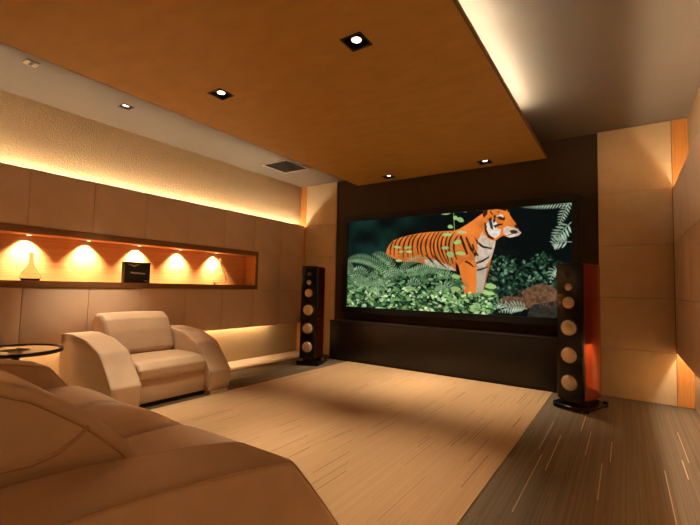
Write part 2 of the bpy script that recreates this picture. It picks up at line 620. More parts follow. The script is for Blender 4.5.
HOLES = [(x, y) for x in (-2.735, -1.395) for y in (2.05, 4.91, -0.81)]  # the rear pair is unseen, added to fill the room with light
HH = 0.078
for y0, y1 in ((CY0, 0.45), (0.45, 2.83), (2.83, CY1)):
    xs = sorted({CX0 + 0.012, CX1 - 0.012} | {h[0] + s * HH for h in HOLES for s in (-1, 1)})
    ys = sorted({y0 + 0.0015, y1 - 0.0015} | {h[1] + s * HH for h in HOLES for s in (-1, 1) if y0 < h[1] < y1})
    bm = bmesh.new()
    for xa, xb in zip(xs[:-1], xs[1:]):
        for ya, yb in zip(ys[:-1], ys[1:]):
            if any(abs((xa + xb) / 2 - h[0]) < HH and abs((ya + yb) / 2 - h[1]) < HH for h in HOLES):
                continue
            add_box(bm, cl((xa, ya, CZ)), cl((xb, yb, CZ + 0.02)))
    bmesh.ops.remove_doubles(bm, verts=bm.verts[:], dist=1e-5)
    from_bm('veneer_board', bm, 'canopy_wood', canopy)
boxes('edge_band', [(cl((CX0, CY0, CZ)), cl((CX0 + 0.012, CY1, CZ + 0.03))), (cl((CX1 - 0.012, CY0, CZ)), cl((CX1, CY1, CZ + 0.03))),
                    (cl((CX0, CY1 - 0.001, CZ)), cl((CX1, CY1 + 0.011, CZ + 0.03)))], 'edge_wood', canopy)
# hangers and the lamp trough on top
for hx in (-2.9, -1.2):
    for hy in (0.3, 4.3):
        hz = ZL if hx < -2.4 else ZR
        box('hanger', cl((hx - 0.02, hy - 0.02, CZ + 0.02)), cl((hx + 0.02, hy + 0.02, hz)), 'edge_wood', canopy)
box('led_strip', cl((CX1 - 0.100, CY0 + 0.1, CZ + 0.100)), cl((CX1 - 0.086, 4.12, CZ + 0.110)), 'led_canopy', canopy)
box('upstand', cl((CX1 - 0.14, CY0 + 0.1, CZ + 0.02)), cl((CX1 - 0.125, 4.9, ZR)), 'edge_wood', canopy)
box('lamp_ledge', cl((CX1 - 0.125, CY0 + 0.1, CZ + 0.085)), cl((CX1 - 0.08, 4.2, CZ + 0.098)), 'edge_wood', canopy)

# ------------------------------------------------------------------ recessed downlights


def downlight(loc, label, hh, power, cone, blend, group, tilt=(0, 0)):
    t = thing('ceiling_downlight', label, 'downlight', loc, 0, group)
    bm = bmesh.new()
    f = 0.012
    for lo, hi in (((-hh, -hh, -0.004), (hh, -hh + f, 0.004)), ((-hh, hh - f, -0.004), (hh, hh, 0.004)),
                   ((-hh, -hh + f, -0.004), (-hh + f, hh - f, 0.004)), ((hh - f, -hh + f, -0.004), (hh, hh - f, 0.004))):
        add_box(bm, lo, hi)
    from_bm('trim_frame', bm, 'downlight_black', t)
    bm = bmesh.new()
    d = 0.05
    for lo, hi in (((-hh + 0.004, -hh + 0.004, d), (hh - 0.004, hh - 0.004, d + 0.004)),
                   ((-hh + 0.004, -hh + 0.004, 0.004), (-hh + 0.008, hh - 0.004, d)), ((hh - 0.008, -hh + 0.004, 0.004), (hh - 0.004, hh - 0.004, d)),
                   ((-hh + 0.008, -hh + 0.004, 0.004), (hh - 0.008, -hh + 0.008, d)), ((-hh + 0.008, hh - 0.008, 0.004), (hh - 0.008, hh - 0.004, d))):
        add_box(bm, lo, hi)
    from_bm('housing', bm, 'downlight_black', t)
    lamp = lathe('lamp_head', [(0.0, 0.046), (0.034, 0.046), (0.037, 0.014), (0.031, 0.012), (0.029, 0.024), (0.0, 0.026)], 'chrome', t, 24)
    lathe('bulb', [(0.0, 0.016), (0.018, 0.017), (0.0285, 0.022), (0.0, 0.0235)], 'bulb', lamp, 20)
    spot_light('bulb_light', t, (0, 0, 0.008), power, cone, blend, rot=(math.radians(tilt[0]), math.radians(tilt[1]), 0))
    return t


for (x, y), lab in zip(HOLES, ('square black downlight in the wood canopy over the tan rug beside the armchair', 'square black downlight in the wood canopy above the screen near the left corner panels', 'added unseen fill downlight at the rear of the wood canopy on the armchair side',
                               'square black downlight in the wood canopy above the rug in front of the sofa', 'square black downlight in the wood canopy above the screen near its glowing edge', 'added unseen fill downlight at the rear of the wood canopy near its glowing edge')):
    downlight((x, y, CZ), lab, 0.078, K_SPOT * (1.45 if y > 4 else 1.0), 58 if y > 4 else 52, 1.0, 'downlights in the wood canopy', (-9 if y > 4 else 0, 0))
downlight((-4.05, 1.93, ZL), 'small square downlight in the taupe ceiling above the armchair', 0.055, K_SIDE, 48, 0.8, None)

# closed fitting in the left ceiling
cf_ = thing('ceiling_sensor', 'small flat taupe fitting on the ceiling beside the wood canopy', 'ceiling fitting', (-3.89, 1.11, ZL))
box('cover_plate', (-0.05, -0.045, -0.006), (0.05, 0.045, 0.0), 'vent_grey', cf_, bevel=0.002)
box('slot', (-0.035, -0.012, -0.008), (0.035, 0.012, -0.005), 'vent_dark', cf_)

# square four-way air diffuser
vent = thing('ceiling_vent', 'square air conditioning diffuser in the taupe ceiling near the screen corner', 'vent', (-4.05, 4.20, ZL))
bm = bmesh.new()
HV = 0.245
for lo, hi in (((-HV, -HV, -0.008), (HV, -HV + 0.03, 0.0)), ((-HV, HV - 0.03, -0.008), (HV, HV, 0.0)),
               ((-HV, -HV + 0.03, -0.008), (-HV + 0.03, HV - 0.03, 0.0)), ((HV - 0.03, -HV + 0.03, -0.008), (HV, HV - 0.03, 0.0))):
    add_box(bm, lo, hi)
from_bm('vent_frame', bm, 'vent_grey', vent)
box('backing', (-HV + 0.03, -HV + 0.03, -0.0015), (HV - 0.03, HV - 0.03, 0.0), 'vent_dark', vent)
for k in range(9):
    yk = -HV + 0.05 + k * (2 * HV - 0.1) / 8
    bm = bmesh.new()
    add_box(bm, (-HV + 0.032, -0.012, -0.0015), (HV - 0.032, 0.012, 0.0015))
    bmesh.ops.rotate(bm, verts=bm.verts[:], cent=(0, 0, 0), matrix=Matrix.Rotation(math.radians(30), 3, 'X'))
    bmesh.ops.translate(bm, verts=bm.verts[:], vec=(0, yk, -0.009))
    from_bm('slat', bm, 'vent_dark', vent)

# ------------------------------------------------------------------ lamps in the niche
for k, (y, lab) in enumerate(((1.42, 'above the glass decanter'), (1.94, 'between the decanter and the black box'), (2.48, 'above the black box'), (3.01, 'between the black box and the vase'), (3.56, 'above the teardrop glass vase'))):
    t = thing('niche_downlight', 'small round downlight in the niche soffit ' + lab, 'downlight', (-4.695, y, 1.540), 0, 'downlights in the wall niche')
    lathe('ring', [(0.022, 0.0), (0.033, 0.0), (0.033, -0.004), (0.022, -0.004)], 'chrome', t, 24, True)
    lathe('lens', [(0.0, -0.003), (0.022, -0.003), (0.022, -0.001), (0.0, -0.001)], 'niche_bulb', t, 20)
    spot_light('lens_light', t, (0, 0, -0.012), K_NICHE, 100, 1.0, (1.0, 0.74, 0.45), 0.012, rot=(0, math.radians(13), 0))

# ------------------------------------------------------------------ leather seating


def ax(s, f, z):
    return (s, f, z)


def seam(parent, pts, nor, s, e, zmin, rad=0.0045, name='piping'):
    """thin piping along the part of the profile above zmin, at lateral place s and inset e"""
    n = len(pts)
    keep = [p.y > zmin for p in pts]
    start = next((i for i in range(n) if keep[i] and not keep[i - 1]), 0)
    path = []
    for k in range(n):
        i = (start + k) % n
        if not keep[i]:
            break
        p, q = pts[i], nor[i]
        path.append((s, p.x - q.x * e, p.y - q.y * e))
    if len(path) > 2:
        return tube(name, path, rad, 'leather_piping', parent, 6)


def make_seat(root, arm_prof, arm_w, seat_w, n_seats, seat_prof, back_prof, base_f, arm_r=0.022):
    total = n_seats * seat_w + 2 * arm_w
    for sgn in (-1, 1):
        a, pts, nor = loft('armrest', arm_prof if sgn > 0 or n_seats == 1 else [(f_, z_ * (1.09 if z_ > 0.3 else 1)) for f_, z_ in arm_prof], arm_w, arm_r, 'leather', root, ax, 0.0, 6, sgn * (total - arm_w) / 2, 2, 0.02)
        for s2 in (-1, 1):
            seam(a, pts, nor, sgn * (total - arm_w) / 2 + s2 * (arm_w / 2 - 0.006), 0.007, 0.10)
        fx = sgn * (total - arm_w) / 2
        for f0 in (-0.12, base_f + 0.05):
            box('foot', (fx - arm_w / 2 + 0.02, f0, 0.0), (fx + arm_w / 2 - 0.02, f0 + 0.105, 0.032), 'pale_trim', root)
    iw = n_seats * seat_w
    box('base', (-iw / 2 + 0.001, base_f + 0.03, 0.04), (iw / 2 - 0.001, seat_prof[0][0] - 0.005, 0.255), 'leather', root, bevel=0.012)
    for k in range(n_seats):
        off = -iw / 2 + seat_w * (k + 0.5)
        c, pts, nor = loft('seat_cushion', seat_prof, seat_w - 0.008, 0.028, 'leather', root, ax, 0.010, 10, off, 2, 0.05)
        b, pts, nor = loft('back_cushion', back_prof, seat_w - 0.012, 0.030, 'leather', root, ax, 0.010, 10, off, 2, 0.10, 0.0)
        for sg in (-1, 1):
            seam(b, pts, nor, off + sg * (seat_w / 2 - 0.008), 0.032, 0.5, 0.005)
    box('back_frame', (-iw / 2 + 0.002, base_f, 0.04), (iw / 2 - 0.002, base_f + 0.06, min(p[1] for p in back_prof) + 0.26), 'leather', root, bevel=0.015)


def side_crease(root, n_seats, seat_w, path):
    backs = [o for o in root.children if o.name.startswith('back_cushion')]
    for b, sg in ((backs[0], -1), (backs[-1], 1)):
        xs = sg * (n_seats * seat_w / 2 - 0.004)
        tube('crease', [(xs, f, z) for f, z in path], 0.0055, 'leather_piping', b, 6)


sofa_arm = [(-0.02, 0.03), (-0.005, 0.12), (-0.325, 0.505), (-0.54, 0.547), (-0.85, 0.595), (-1.05, 0.611), (-1.17, 0.60), (-1.20, 0.03)]
sofa_seat = [(-0.135, 0.258), (-0.11, 0.32), (-0.135, 0.385), (-0.22, 0.415), (-0.60, 0.418), (-0.66, 0.40), (-0.66, 0.258)]
sofa_back = [(-0.61, 0.40), (-0.70, 0.56), (-0.80, 0.675), (-0.93, 0.785), (-1.05, 0.86), (-1.14, 0.875), (-1.21, 0.82), (-1.23, 0.60), (-1.18, 0.40)]
sofa = thing('sofa', 'long beige leather three-seat sofa on the tan rug facing the screen', 'sofa', (-2.165, 1.42, 0.008), 0)
make_seat(sofa, sofa_arm, 0.29, 0.606, 3, sofa_seat, sofa_back, -1.20)
side_crease(sofa, 3, 0.606, [(-1.12, 0.66), (-1.06, 0.642), (-1.0, 0.637), (-0.945, 0.648), (-0.90, 0.672), (-0.87, 0.70)])

ch_arm = [(-0.015, 0.03), (0.0, 0.235), (-0.25, 0.505), (-0.51, 0.592), (-0.80, 0.622), (-1.02, 0.612), (-1.05, 0.03)]
ch_seat = [(-0.085, 0.225), (-0.055, 0.30), (-0.075, 0.375), (-0.16, 0.405), (-0.56, 0.405), (-0.64, 0.385), (-0.64, 0.225)]
ch_back = [(-0.59, 0.36), (-0.66, 0.54), (-0.72, 0.69), (-0.79, 0.775), (-0.90, 0.805), (-1.0, 0.77), (-1.04, 0.66), (-1.03, 0.36)]
armchair = thing('armchair', 'beige leather armchair with sloping arms beside the left wall', 'armchair', (-3.432, 2.25, 0.0), math.radians(-90))
make_seat(armchair, ch_arm, 0.255, 0.69, 1, ch_seat, ch_back, -1.04)

# round side table
tb = thing('side_table', 'round glass-topped side table with dark rim between sofa and armchair', 'table', (-4.195, 1.235, 0.006))
lathe('table_top', [(0.0, 0.505), (0.302, 0.505), (0.302, 0.522), (0.0, 0.522)], 'clear_glass', tb, 48)
lathe('rim', [(0.302, 0.500), (0.324, 0.500), (0.326, 0.515), (0.322, 0.529), (0.304, 0.529), (0.302, 0.520)], 'bronze_rim', tb, 48, True)
lathe('pedestal', [(0.0, 0.02), (0.035, 0.02), (0.028, 0.06), (0.026, 0.45), (0.06, 0.50), (0.10, 0.505), (0.0, 0.505)], 'bronze_rim', tb, 24)
lathe('table_base', [(0.0, 0.0), (0.20, 0.0), (0.20, 0.012), (0.05, 0.025), (0.0, 0.025)], 'bronze_rim', tb, 36)

# ------------------------------------------------------------------ tower speakers
DRV = ((1.165, 0.034), (1.015, 0.056), (0.775, 0.073), (0.515, 0.073), (0.255, 0.073))


def make_speaker(loc, rot, label):
    t = thing('tower_speaker', label, 'speaker', loc, math.radians(rot), 'tower speakers')
    W, D, z0, z1 = 0.245, 0.41, 0.09, 1.40
    # lacquered cabinet, sides bowed in plan
    out = []
    N = 12
    for k in range(N + 1):
        y = -D / 2 + 0.03 + (D - 0.03) * k / N
        q = k / N
        hw = (W / 2 - 0.012) * (1 + 0.03 * math.sin(math.pi * q)) * (1 - 0.10 * max(0, q - 0.8) / 0.2)
        out.append((hw, y))
    ring = out + [(-h, y) for h, y in reversed(out)]
    bm = bmesh.new()
    lay = [[bm.verts.new((x * sc, y * sc if sc < 1 else y, z)) for x, y in ring] for z, sc in ((z0, 1), (z1 - 0.03, 1), (z1 - 0.012, 0.985), (z1 - 0.005, 0.95))]
    for a, b in zip(lay[:-1], lay[1:]):
        for i in range(len(ring)):
            j = (i + 1) % len(ring)
            bm.faces.new((a[i], a[j], b[j], b[i]))
    bm.faces.new(lay[0])
    bm.faces.new(lay[-1])
    from_bm('cabinet', bm, 'lacquer_red', t, True, 35)
    bm = bmesh.new()
    add_box(bm, (-W / 2, -D / 2 - 0.025, z0), (W / 2, -D / 2 + 0.032, z1), 0.020, 4)
    baf = from_bm('baffle', bm, 'gloss_black', t, True, 40)
    yf = -D / 2 - 0.025
    R90 = Matrix.Rotation(math.radians(90), 4, 'X')

    def front(o, z):
        o.matrix_local = Matrix.Translation((0, yf, z)) @ R90
    tw = lathe('tweeter', [(0.0, 0.007), (0.012, 0.005), (0.016, 0.001), (0.020, 0.005), (0.030, 0.004), (0.031, -0.002), (0.0, -0.002)], 'rubber', t, 24)
    front(tw, 1.285)
    for z, r in DRV:
        d = lathe('driver', [(r * 1.00, -0.002), (r * 1.14, -0.002), (r * 1.14, 0.005), (r * 1.08, 0.009), (r * 1.0, 0.0085)], 'rubber', t, 32, True)
        front(d, z)
        lathe('cone', [(r * 1.0, 0.007), (r * 0.97, 0.009)] + [(r * 0.97 * math.cos(a_), 0.009 + r * 0.34 * math.sin(a_)) for a_ in (0.2, 0.45, 0.7, 0.95, 1.2, 1.4)] + [(0.0, 0.009 + r * 0.34)], 'cone_metal', d, 32, False, 80)
    bm = bmesh.new()
    n = 40
    pl = []
    for k in range(n):
        a = 2 * math.pi * k / n
        ca, sa = math.cos(a), math.sin(a)
        e = 0.55
        pl.append((0.185 * math.copysign(abs(ca) ** e, ca), -0.015 + 0.245 * math.copysign(abs(sa) ** e, sa)))
    lay = [[bm.verts.new((x * s, y * s, z)) for x, y in pl] for z, s in ((0.022, 0.97), (0.028, 1.0), (0.040, 1.0), (0.046, 0.97))]
    for a, b in zip(lay[:-1], lay[1:]):
        for i in range(n):
            bm.faces.new((a[i], a[(i + 1) % n], b[(i + 1) % n], b[i]))
    bm.faces.new(lay[0])
    bm.faces.new(lay[-1])
    plinth = from_bm('plinth', bm, 'gloss_black', t, True, 40)
    for sx in (-1, 1):
        for sy in (-1, 1):
            ft = lathe('spike_foot', [(0.0, 0.0), (0.014, 0.0), (0.022, 0.012), (0.022, 0.050), (0.012, 0.058), (0.0, 0.058)], 'gloss_black', plinth, 16)
            ft.location = (sx * 0.145, -0.015 + sy * 0.195, 0.0)
    box('riser', (-0.085, -0.17, 0.044), (0.085, 0.16, 0.092), 'gloss_black', t, bevel=0.008)
    return t


th = 20.0
c_, s_ = math.cos(math.radians(th)), math.sin(math.radians(th))
# right one: its front right edge stands at (-0.335, 4.36)
ex, ey = -0.335, 4.36
rx = ex - c_ * 0.1225 + s_ * 0.23
ry = ey + s_ * 0.1225 + c_ * 0.23
make_speaker((rx, ry, 0.0), -th, 'black and red lacquered tower speaker on the dark carpet by the right wall')
make_speaker((-4.16 - rx, ry, 0.0), th, 'black and red lacquered tower speaker by the left corner panels')

# ------------------------------------------------------------------ media cabinet and screen
mc = thing('media_cabinet', 'long low black media cabinet under the screen', 'cabinet', (-2.06, 5.15, 0.0))
box('body', (-1.73, -0.125, 0.05), (1.73, 0.138, 0.575), 'cabinet_black', mc, bevel=0.003)
box('top', (-1.735, -0.135, 0.575), (1.735, 0.138, 0.60), 'cabinet_black', mc, bevel=0.003)
box('plinth', (-1.70, -0.110, 0.0), (1.70, 0.13, 0.05), 'cabinet_black', mc)
SX0, SX1, SZ0, SZ1, SY = -3.595, -0.490, 0.810, 2.140, 5.19
scr = thing('projection_screen', 'wide black-framed screen showing a tiger among ferns', 'screen', ((SX0 + SX1) / 2, SY, SZ0))
wx, hz_ = (SX1 - SX0) / 2, SZ1 - SZ0
fb = 0.085
bm = bmesh.new()
for lo, hi in (((-wx - fb, -0.03, hz_), (wx + fb, 0.095, hz_ + fb)), ((-wx - fb, -0.03, -fb), (wx + fb, 0.095, 0.0)),
               ((-wx - fb, -0.03, 0.0), (-wx, 0.095, hz_)), ((wx, -0.03, 0.0), (wx + fb, 0.095, hz_))):
    add_box(bm, lo, hi)
from_bm('screen_frame', bm, 'frame_black', scr)

# the picture on the screen, computed point by point
PW, PH = 540, 231
TIGER = {"body":[[220,399,224,349,236,299,260,250,300,221,346,202,392,188,443,182,493,182,548,183,575,169,610,125,631,96,652,63,674,31,727,290,724,349,715,419,708,478,700,572,689,678,683,761,673,804,596,810,599,754,584,644,573,534,559,491,563,580,536,572,495,548,452,547,423,515,371,489,294,487]],"head":[[674,43,678,5,692,-11,706,6,730,2,753,16,765,28,770,10,778,30,780,63,791,107,804,151,811,203,822,237,813,263,795,270,776,272,756,256,742,273,724,304,702,292,680,237,667,163,662,102]],"belly":[[416,470,445,460,481,485,516,518,550,552,563,587,523,572,481,556,452,539,423,515]],"chest":[[672,212,702,283,726,304,722,360,713,442,703,489,683,548,653,547,642,480,654,379,652,306]],"legw":[[648,552,695,539,685,678,675,797,648,799,651,691]],"cheek":[[699,103,722,98,733,140,730,185,748,197,741,250,726,276,707,264,692,207,686,151]],"muzzle":[[756,189,770,169,792,185,808,197,824,239,813,264,792,274,770,263,756,234]],"eyew":[[730,62,745,52,757,68,756,94,743,87]],"jaw":[[769,245,785,233,801,244,799,271,781,278,769,267]],"leg2":[[574,534,600,478,642,494,651,619,649,801,597,805,599,741,585,644]],"mark":[[701,94,708,95,713,146,715,183,707,173,703,140],[682,132,688,138,691,189,699,236,718,270,715,285,696,263,685,207],[718,156,735,145,752,143,753,154,735,163,726,180],[676,38,682,-2,693,-6,690,41,680,65],[735,82,746,77,760,95,756,110,743,101],[783,215,796,211,808,223,801,240,788,234],[799,171,805,163,809,188,805,196],[718,65,726,62,724,84,720,85],[730,29,741,23,737,34],[715,105,723,93,725,116,718,129],[770,20,776,17,778,40,774,37],[641,252,651,286,667,334,686,359,684,368,665,348,647,295],[707,17,714,46,711,52,705,26],[652,294,678,345,708,364,708,378,673,361,652,318],[608,253,626,340,647,427,642,441,619,364,604,272],[650,499,673,481,698,449,699,463,675,500,652,519],[653,571,678,557,693,543,693,555,673,576,653,586],[585,238,600,326,613,412,606,419,591,337,578,254],[652,439,637,390,629,328,636,329,644,383,658,432],[605,485,621,503,640,547,634,547,617,518,602,502]],"stripe":[[264,259,246,316,245,409],[288,231,267,301,265,427],[315,218,291,287,289,403],[339,211,314,297,313,446],[363,201,339,283,336,439],[384,197,358,285,363,448],[408,193,383,288,389,409],[425,192,399,313,412,443],[447,189,422,307,436,444],[466,188,444,317,461,461],[485,187,460,327,484,485],[502,190,478,328,512,510],[518,192,495,338,529,518],[535,194,515,331,537,533],[555,204,530,325,551,518],[572,229,552,335,566,473],[423,419,445,468,477,548],[459,421,484,485,523,564]],"stem":[[550,-1,554,171,535,445,525,645,514,795]],"leafy":[[488,3,511,-24,542,3,517,18],[556,58,583,46,599,98,578,105],[520,136,536,113,552,151,534,163],[558,26,545,49,558,81,571,59],[546,308,567,268,591,295,568,328],[490,354,512,330,537,355,513,373],[552,409,579,386,613,425,579,433],[495,227,517,191,551,221,523,238],[556,197,583,180,615,209,583,220],[513,406,540,383,557,434,535,460],[536,632,558,615,585,649,560,669],[531,757,558,733,591,766,564,797],[583,-19,597,-21,612,2,597,9],[678,738,703,690,738,744,708,760],[668,797,693,772,732,800,703,821],[252,317,277,307,308,333,281,344],[309,338,332,319,361,328,336,352],[281,378,301,363,317,374,301,392],[321,377,340,359,363,383,340,398],[266,469,294,453,310,476,286,491]],"bigleaf":[[215,763,240,715,280,718,248,753],[319,758,346,737,384,779,377,803,343,773],[381,843,410,820,447,830,425,855],[454,798,489,719,523,733,496,788],[540,633,563,618,590,640,567,663]],"fern":[[269,654,110,456,-8,477,20],[280,630,220,448,147,395,18],[325,630,433,561,534,584,20],[34,658,13,555,-1,451,19],[291,583,357,478,432,458,15],[212,874,113,732,9,710,22],[454,674,515,628,563,650,14],[998,8,906,-6,822,-9,14],[998,-25,973,78,957,184,13],[997,169,965,251,948,314,22],[997,341,956,337,935,356,20],[955,574,935,596,926,683,13],[844,930,798,913,742,965,18],[789,982,752,895,723,922,16]],"rock":[[821,787,844,741,888,702,930,715,947,757,947,843,905,869,870,883,835,831],[728,863,771,820,826,825,870,850,866,906,826,944,752,907]],"slab":[[866,851,947,833,946,993,844,997,852,929]]}


def lin(c):
    return np.array(srgb(*c)[:3])


IMG = np.zeros((PH, PW, 3))
GX, GY = np.meshgrid(np.arange(PW) + 0.5, np.arange(PH) + 0.5)


def smooth_noise(nx, ny, seed):
    r = np.random.default_rng(seed).random((ny + 2, nx + 2))
    fx = GX / PW * nx
    fy = GY / PH * ny
    ix, iy = fx.astype(int), fy.astype(int)
    tx, ty = fx - ix, fy - iy
    tx, ty = tx * tx * (3 - 2 * tx), ty * ty * (3 - 2 * ty)
    return (r[iy, ix] * (1 - tx) + r[iy, ix + 1] * tx) * (1 - ty) + (r[iy + 1, ix] * (1 - tx) + r[iy + 1, ix + 1] * tx) * ty


def fill(pts, col, alpha=1.0, shade=None):
    P = np.array(pts, float)
    x0, x1 = max(int(P[:, 0].min()) - 1, 0), min(int(P[:, 0].max()) + 2, PW)
    y0, y1 = max(int(P[:, 1].min()) - 1, 0), min(int(P[:, 1].max()) + 2, PH)
    if x1 <= x0 or y1 <= y0:
        return
    cov = np.zeros((y1 - y0, x1 - x0))
    for ox, oy in ((-0.25, -0.25), (0.25, -0.25), (-0.25, 0.25), (0.25, 0.25)):
        X, Yy = GX[y0:y1, x0:x1] + ox, GY[y0:y1, x0:x1] + oy
        ins = np.zeros(X.shape, bool)
        n = len(P)
        for i in range(n):
            (ax_, ay_), (bx_, by_) = P[i], P[(i + 1) % n]
            if ay_ == by_:
                continue
            ins ^= ((ay_ > Yy) != (by_ > Yy)) & (X < (bx_ - ax_) * (Yy - ay_) / (by_ - ay_) + ax_)
        cov += ins * 0.25
    a = (cov * alpha)[..., None]
    c = np.broadcast_to(np.asarray(col), (y1 - y0, x1 - x0, 3))
    if shade is not None:
        c = c * shade[y0:y1, x0:x1, None]
    IMG[y0:y1, x0:x1] = IMG[y0:y1, x0:x1] * (1 - a) + c * a


def UV(flat):
    return [(flat[i] / 1000 * PW, flat[i + 1] / 1000 * PH) for i in range(0, len(flat) - 1, 2)]


def spline(p, n=10):
    a, b, c = [np.array(q) for q in p]
    t = np.linspace(0, 1, n)[:, None]
    q = 2 * b - (a + c) / 2
    return (1 - t) ** 2 * a + 2 * t * (1 - t) * q + t ** 2 * c


def ribbon(p, w0, w1, w2, n=10):
    s = spline(p, n)
    d = np.gradient(s, axis=0)
    d /= np.maximum(np.linalg.norm(d, axis=1), 1e-6)[:, None]
    nn = np.stack([-d[:, 1], d[:, 0]], 1)
    t = np.linspace(0, 1, n)
    w = np.where(t < 0.5, w0 + (w1 - w0) * t * 2, w1 + (w2 - w1) * (t * 2 - 1))[:, None]
    return list(map(tuple, s + nn * w)) + list(map(tuple, (s - nn * w)[::-1]))


def leaf(x, y, ln, wd, ang, col, alpha=1.0):
    c, s = math.cos(ang), math.sin(ang)
    pts = []
    for q, h in ((0, 0), (0.25, 0.8), (0.5, 1), (0.75, 0.65), (1, 0), (0.75, -0.65), (0.5, -1), (0.25, -0.8)):
        px, py = q * ln, h * wd
        pts.append((x + px * c - py * s, y + px * s + py * c))
    fill(pts, col, alpha)


def vary(c, k=0.25):
    return lin(c) * (1 + RNG.uniform(-k, k)) * (1 + RNG.uniform(-0.1, 0.1, 3))


# dark forest
n1, n2, n3 = smooth_noise(9, 5, 1), smooth_noise(30, 14, 2), smooth_noise(110, 50, 3)
IMG[:] = lin((7, 13, 12))
IMG += (lin((16, 48, 40)) * np.clip((n1 - 0.35) * 1.6, 0, 1)[..., None] * np.clip(1.2 - GX / PW * 2.2, 0, 1)[..., None]) * (0.4 + n2[..., None])
IMG += lin((20, 34, 28)) * (np.clip(n3 - 0.72, 0, 1) * 2)[..., None] * np.clip(GY / PH + 0.2, 0, 1)[..., None]
# leaf mass on the right, behind the head
for k in range(900):
    u, v = RNG.uniform(0.64, 0.98), RNG.uniform(0.40, 0.92)
    if v < 0.47 + 0.16 * abs(u - 0.86) + 0.05 * math.sin(u * 40):
        continue
    b = RNG.random()
    col = vary((24, 50, 36) if b < 0.55 else ((52, 86, 62) if b < 0.85 else (104, 138, 108)))
    leaf(u * PW, v * PH, RNG.uniform(4, 11), RNG.uniform(1.2, 3.2), RNG.uniform(0, 6.28), col, 0.85)
# lower jungle


def clump(u, v):
    return 0.30 + 1.5 * n2[min(max(int(v * PH), 0), PH - 1), min(max(int(u * PW), 0), PW - 1)]


def frond(P_, ln0, col, n=None, k=0.2):
    """a bent spine with narrow leaflets on both sides"""
    length = math.hypot(P_[2][0] - P_[0][0], P_[2][1] - P_[0][1])
    n = n or max(7, int(length / 5.0))
    s_ = spline(P_, n)
    d_ = np.gradient(s_, axis=0)
    fill(ribbon(P_, 0.7, 0.6, 0.4), lin(col) * 0.7, 0.9)
    for i_ in range(1, n):
        q = i_ / (n - 1)
        ln = ln0 * math.sin(math.pi * min(0.18 + q * 0.8, 0.97)) ** 0.7
        an = math.atan2(d_[i_, 1], d_[i_, 0])
        for sg in (-1, 1):
            leaf(s_[i_, 0], s_[i_, 1], ln, max(0.8, ln * 0.10), an + sg * 1.05, vary(col, k) * (1.0 if sg < 0 else 0.6), 0.9)


for k in range(2200):
    u = RNG.uniform(-0.02, 0.72)
    v = RNG.uniform(0.48, 1.03)
    top = 0.52 + 0.05 * math.sin(u * 23) + (0.10 if u > 0.5 else 0.0) + 0.30 * max(0, u - 0.62)
    if v < top:
        continue
    q = (v - top) / (1.0 - top)
    b = RNG.random()
    if b < 0.45 - 0.1 * q:
        col = vary((14, 30, 20))
    elif b < 0.74 - 0.1 * q:
        col = vary((46, 82, 48))
    elif b < 0.93:
        col = vary((92, 132, 80))
    else:
        col = vary((160, 188, 132))
    leaf(u * PW, v * PH, RNG.uniform(5, 16), RNG.uniform(1.0, 4.2), RNG.uniform(-0.6, 0.9) + (math.pi if RNG.random() < 0.5 else 0), col * clump(u, v), 0.9)
# stones
for r_ in TIGER['slab']:
    fill(UV(r_), lin((44, 42, 36)), 1, 0.6 + 0.9 * n3)
for r_ in TIGER['rock']:
    fill(UV(r_), lin((104, 74, 52)), 1, 0.35 + 0.9 * n3 + 0.3 * n2)
for k in range(120):
    leaf(RNG.uniform(0.78, 0.95) * PW, RNG.uniform(0.76, 0.90) * PH, RNG.uniform(2, 5), 1.0, RNG.uniform(0, 6.28), vary((130, 84, 58)), 0.5)

# tiger
sh = 0.72 + 0.4 * n2 + 0.18 * n3
up_ = np.clip(1.35 - (GY / PH - 0.10) * 1.25, 0.55, 1.25)
fill(UV(TIGER['body'][0]), lin((202, 108, 44)), 1, sh * up_)
fill(UV(TIGER['leg2'][0]), lin((226, 122, 44)), 1, 0.8 + 0.3 * n2)
fill(UV(TIGER['legw'][0]), lin((186, 170, 150)), 1, 0.75 + 0.4 * n2)
for k, c in (('belly', (196, 178, 158)), ('chest', (206, 192, 172))):
    fill(UV(TIGER[k][0]), lin(c), 0.92, 0.7 + 0.45 * n3)
for st in TIGER['stripe']:
    P_ = UV(st)
    fill(ribbon([P_[0], P_[1], P_[2]], 1.0, 2.6, 1.1), lin((34, 15, 8)), 0.93)
fill(UV(TIGER['head'][0]), lin((224, 122, 46)), 1, 0.75 + 0.35 * n2)
fill(UV(TIGER['cheek'][0]), lin((226, 216, 200)), 0.95, 0.8 + 0.3 * n3)
fill(UV(TIGER['muzzle'][0]), lin((214, 190, 172)), 0.9, 0.75 + 0.35 * n3)
fill(UV(TIGER['eyew'][0]), lin((240, 226, 200)), 0.9)
fill(UV(TIGER['jaw'][0]), lin((226, 208, 190)), 0.9)
for mk in TIGER['mark']:
    P_ = np.array(UV(mk))
    c0 = P_.mean(0)
    fill(c0 + (P_ - c0) * (1.35 if np.ptp(P_[:, 0]) < 14 else 1.12), lin((20, 12, 10)), 0.95)
for a_, b_, c2 in ((700, 60, 716), (716, 50, 730), (732, 48, 744), (690, 80, 704), (756, 70, 764), (700, 130, 712), (684, 140, 694)):   # short bars on crown and cheek
    fill(ribbon([(a_ / 1000 * PW, b_ / 1000 * PH), ((a_ + c2) / 2000 * PW + 1, (b_ + 22) / 1000 * PH), (c2 / 1000 * PW - 4, (b_ + 48) / 1000 * PH)], 0.4, 0.9, 0.4, 6), lin((30, 16, 12)), 0.85)
fill(ribbon([(0.768 * PW, 0.262 * PH), (0.79 * PW, 0.244 * PH), (0.818 * PW, 0.236 * PH)], 0.5, 1.3, 0.6, 6), lin((34, 22, 22)), 0.9)
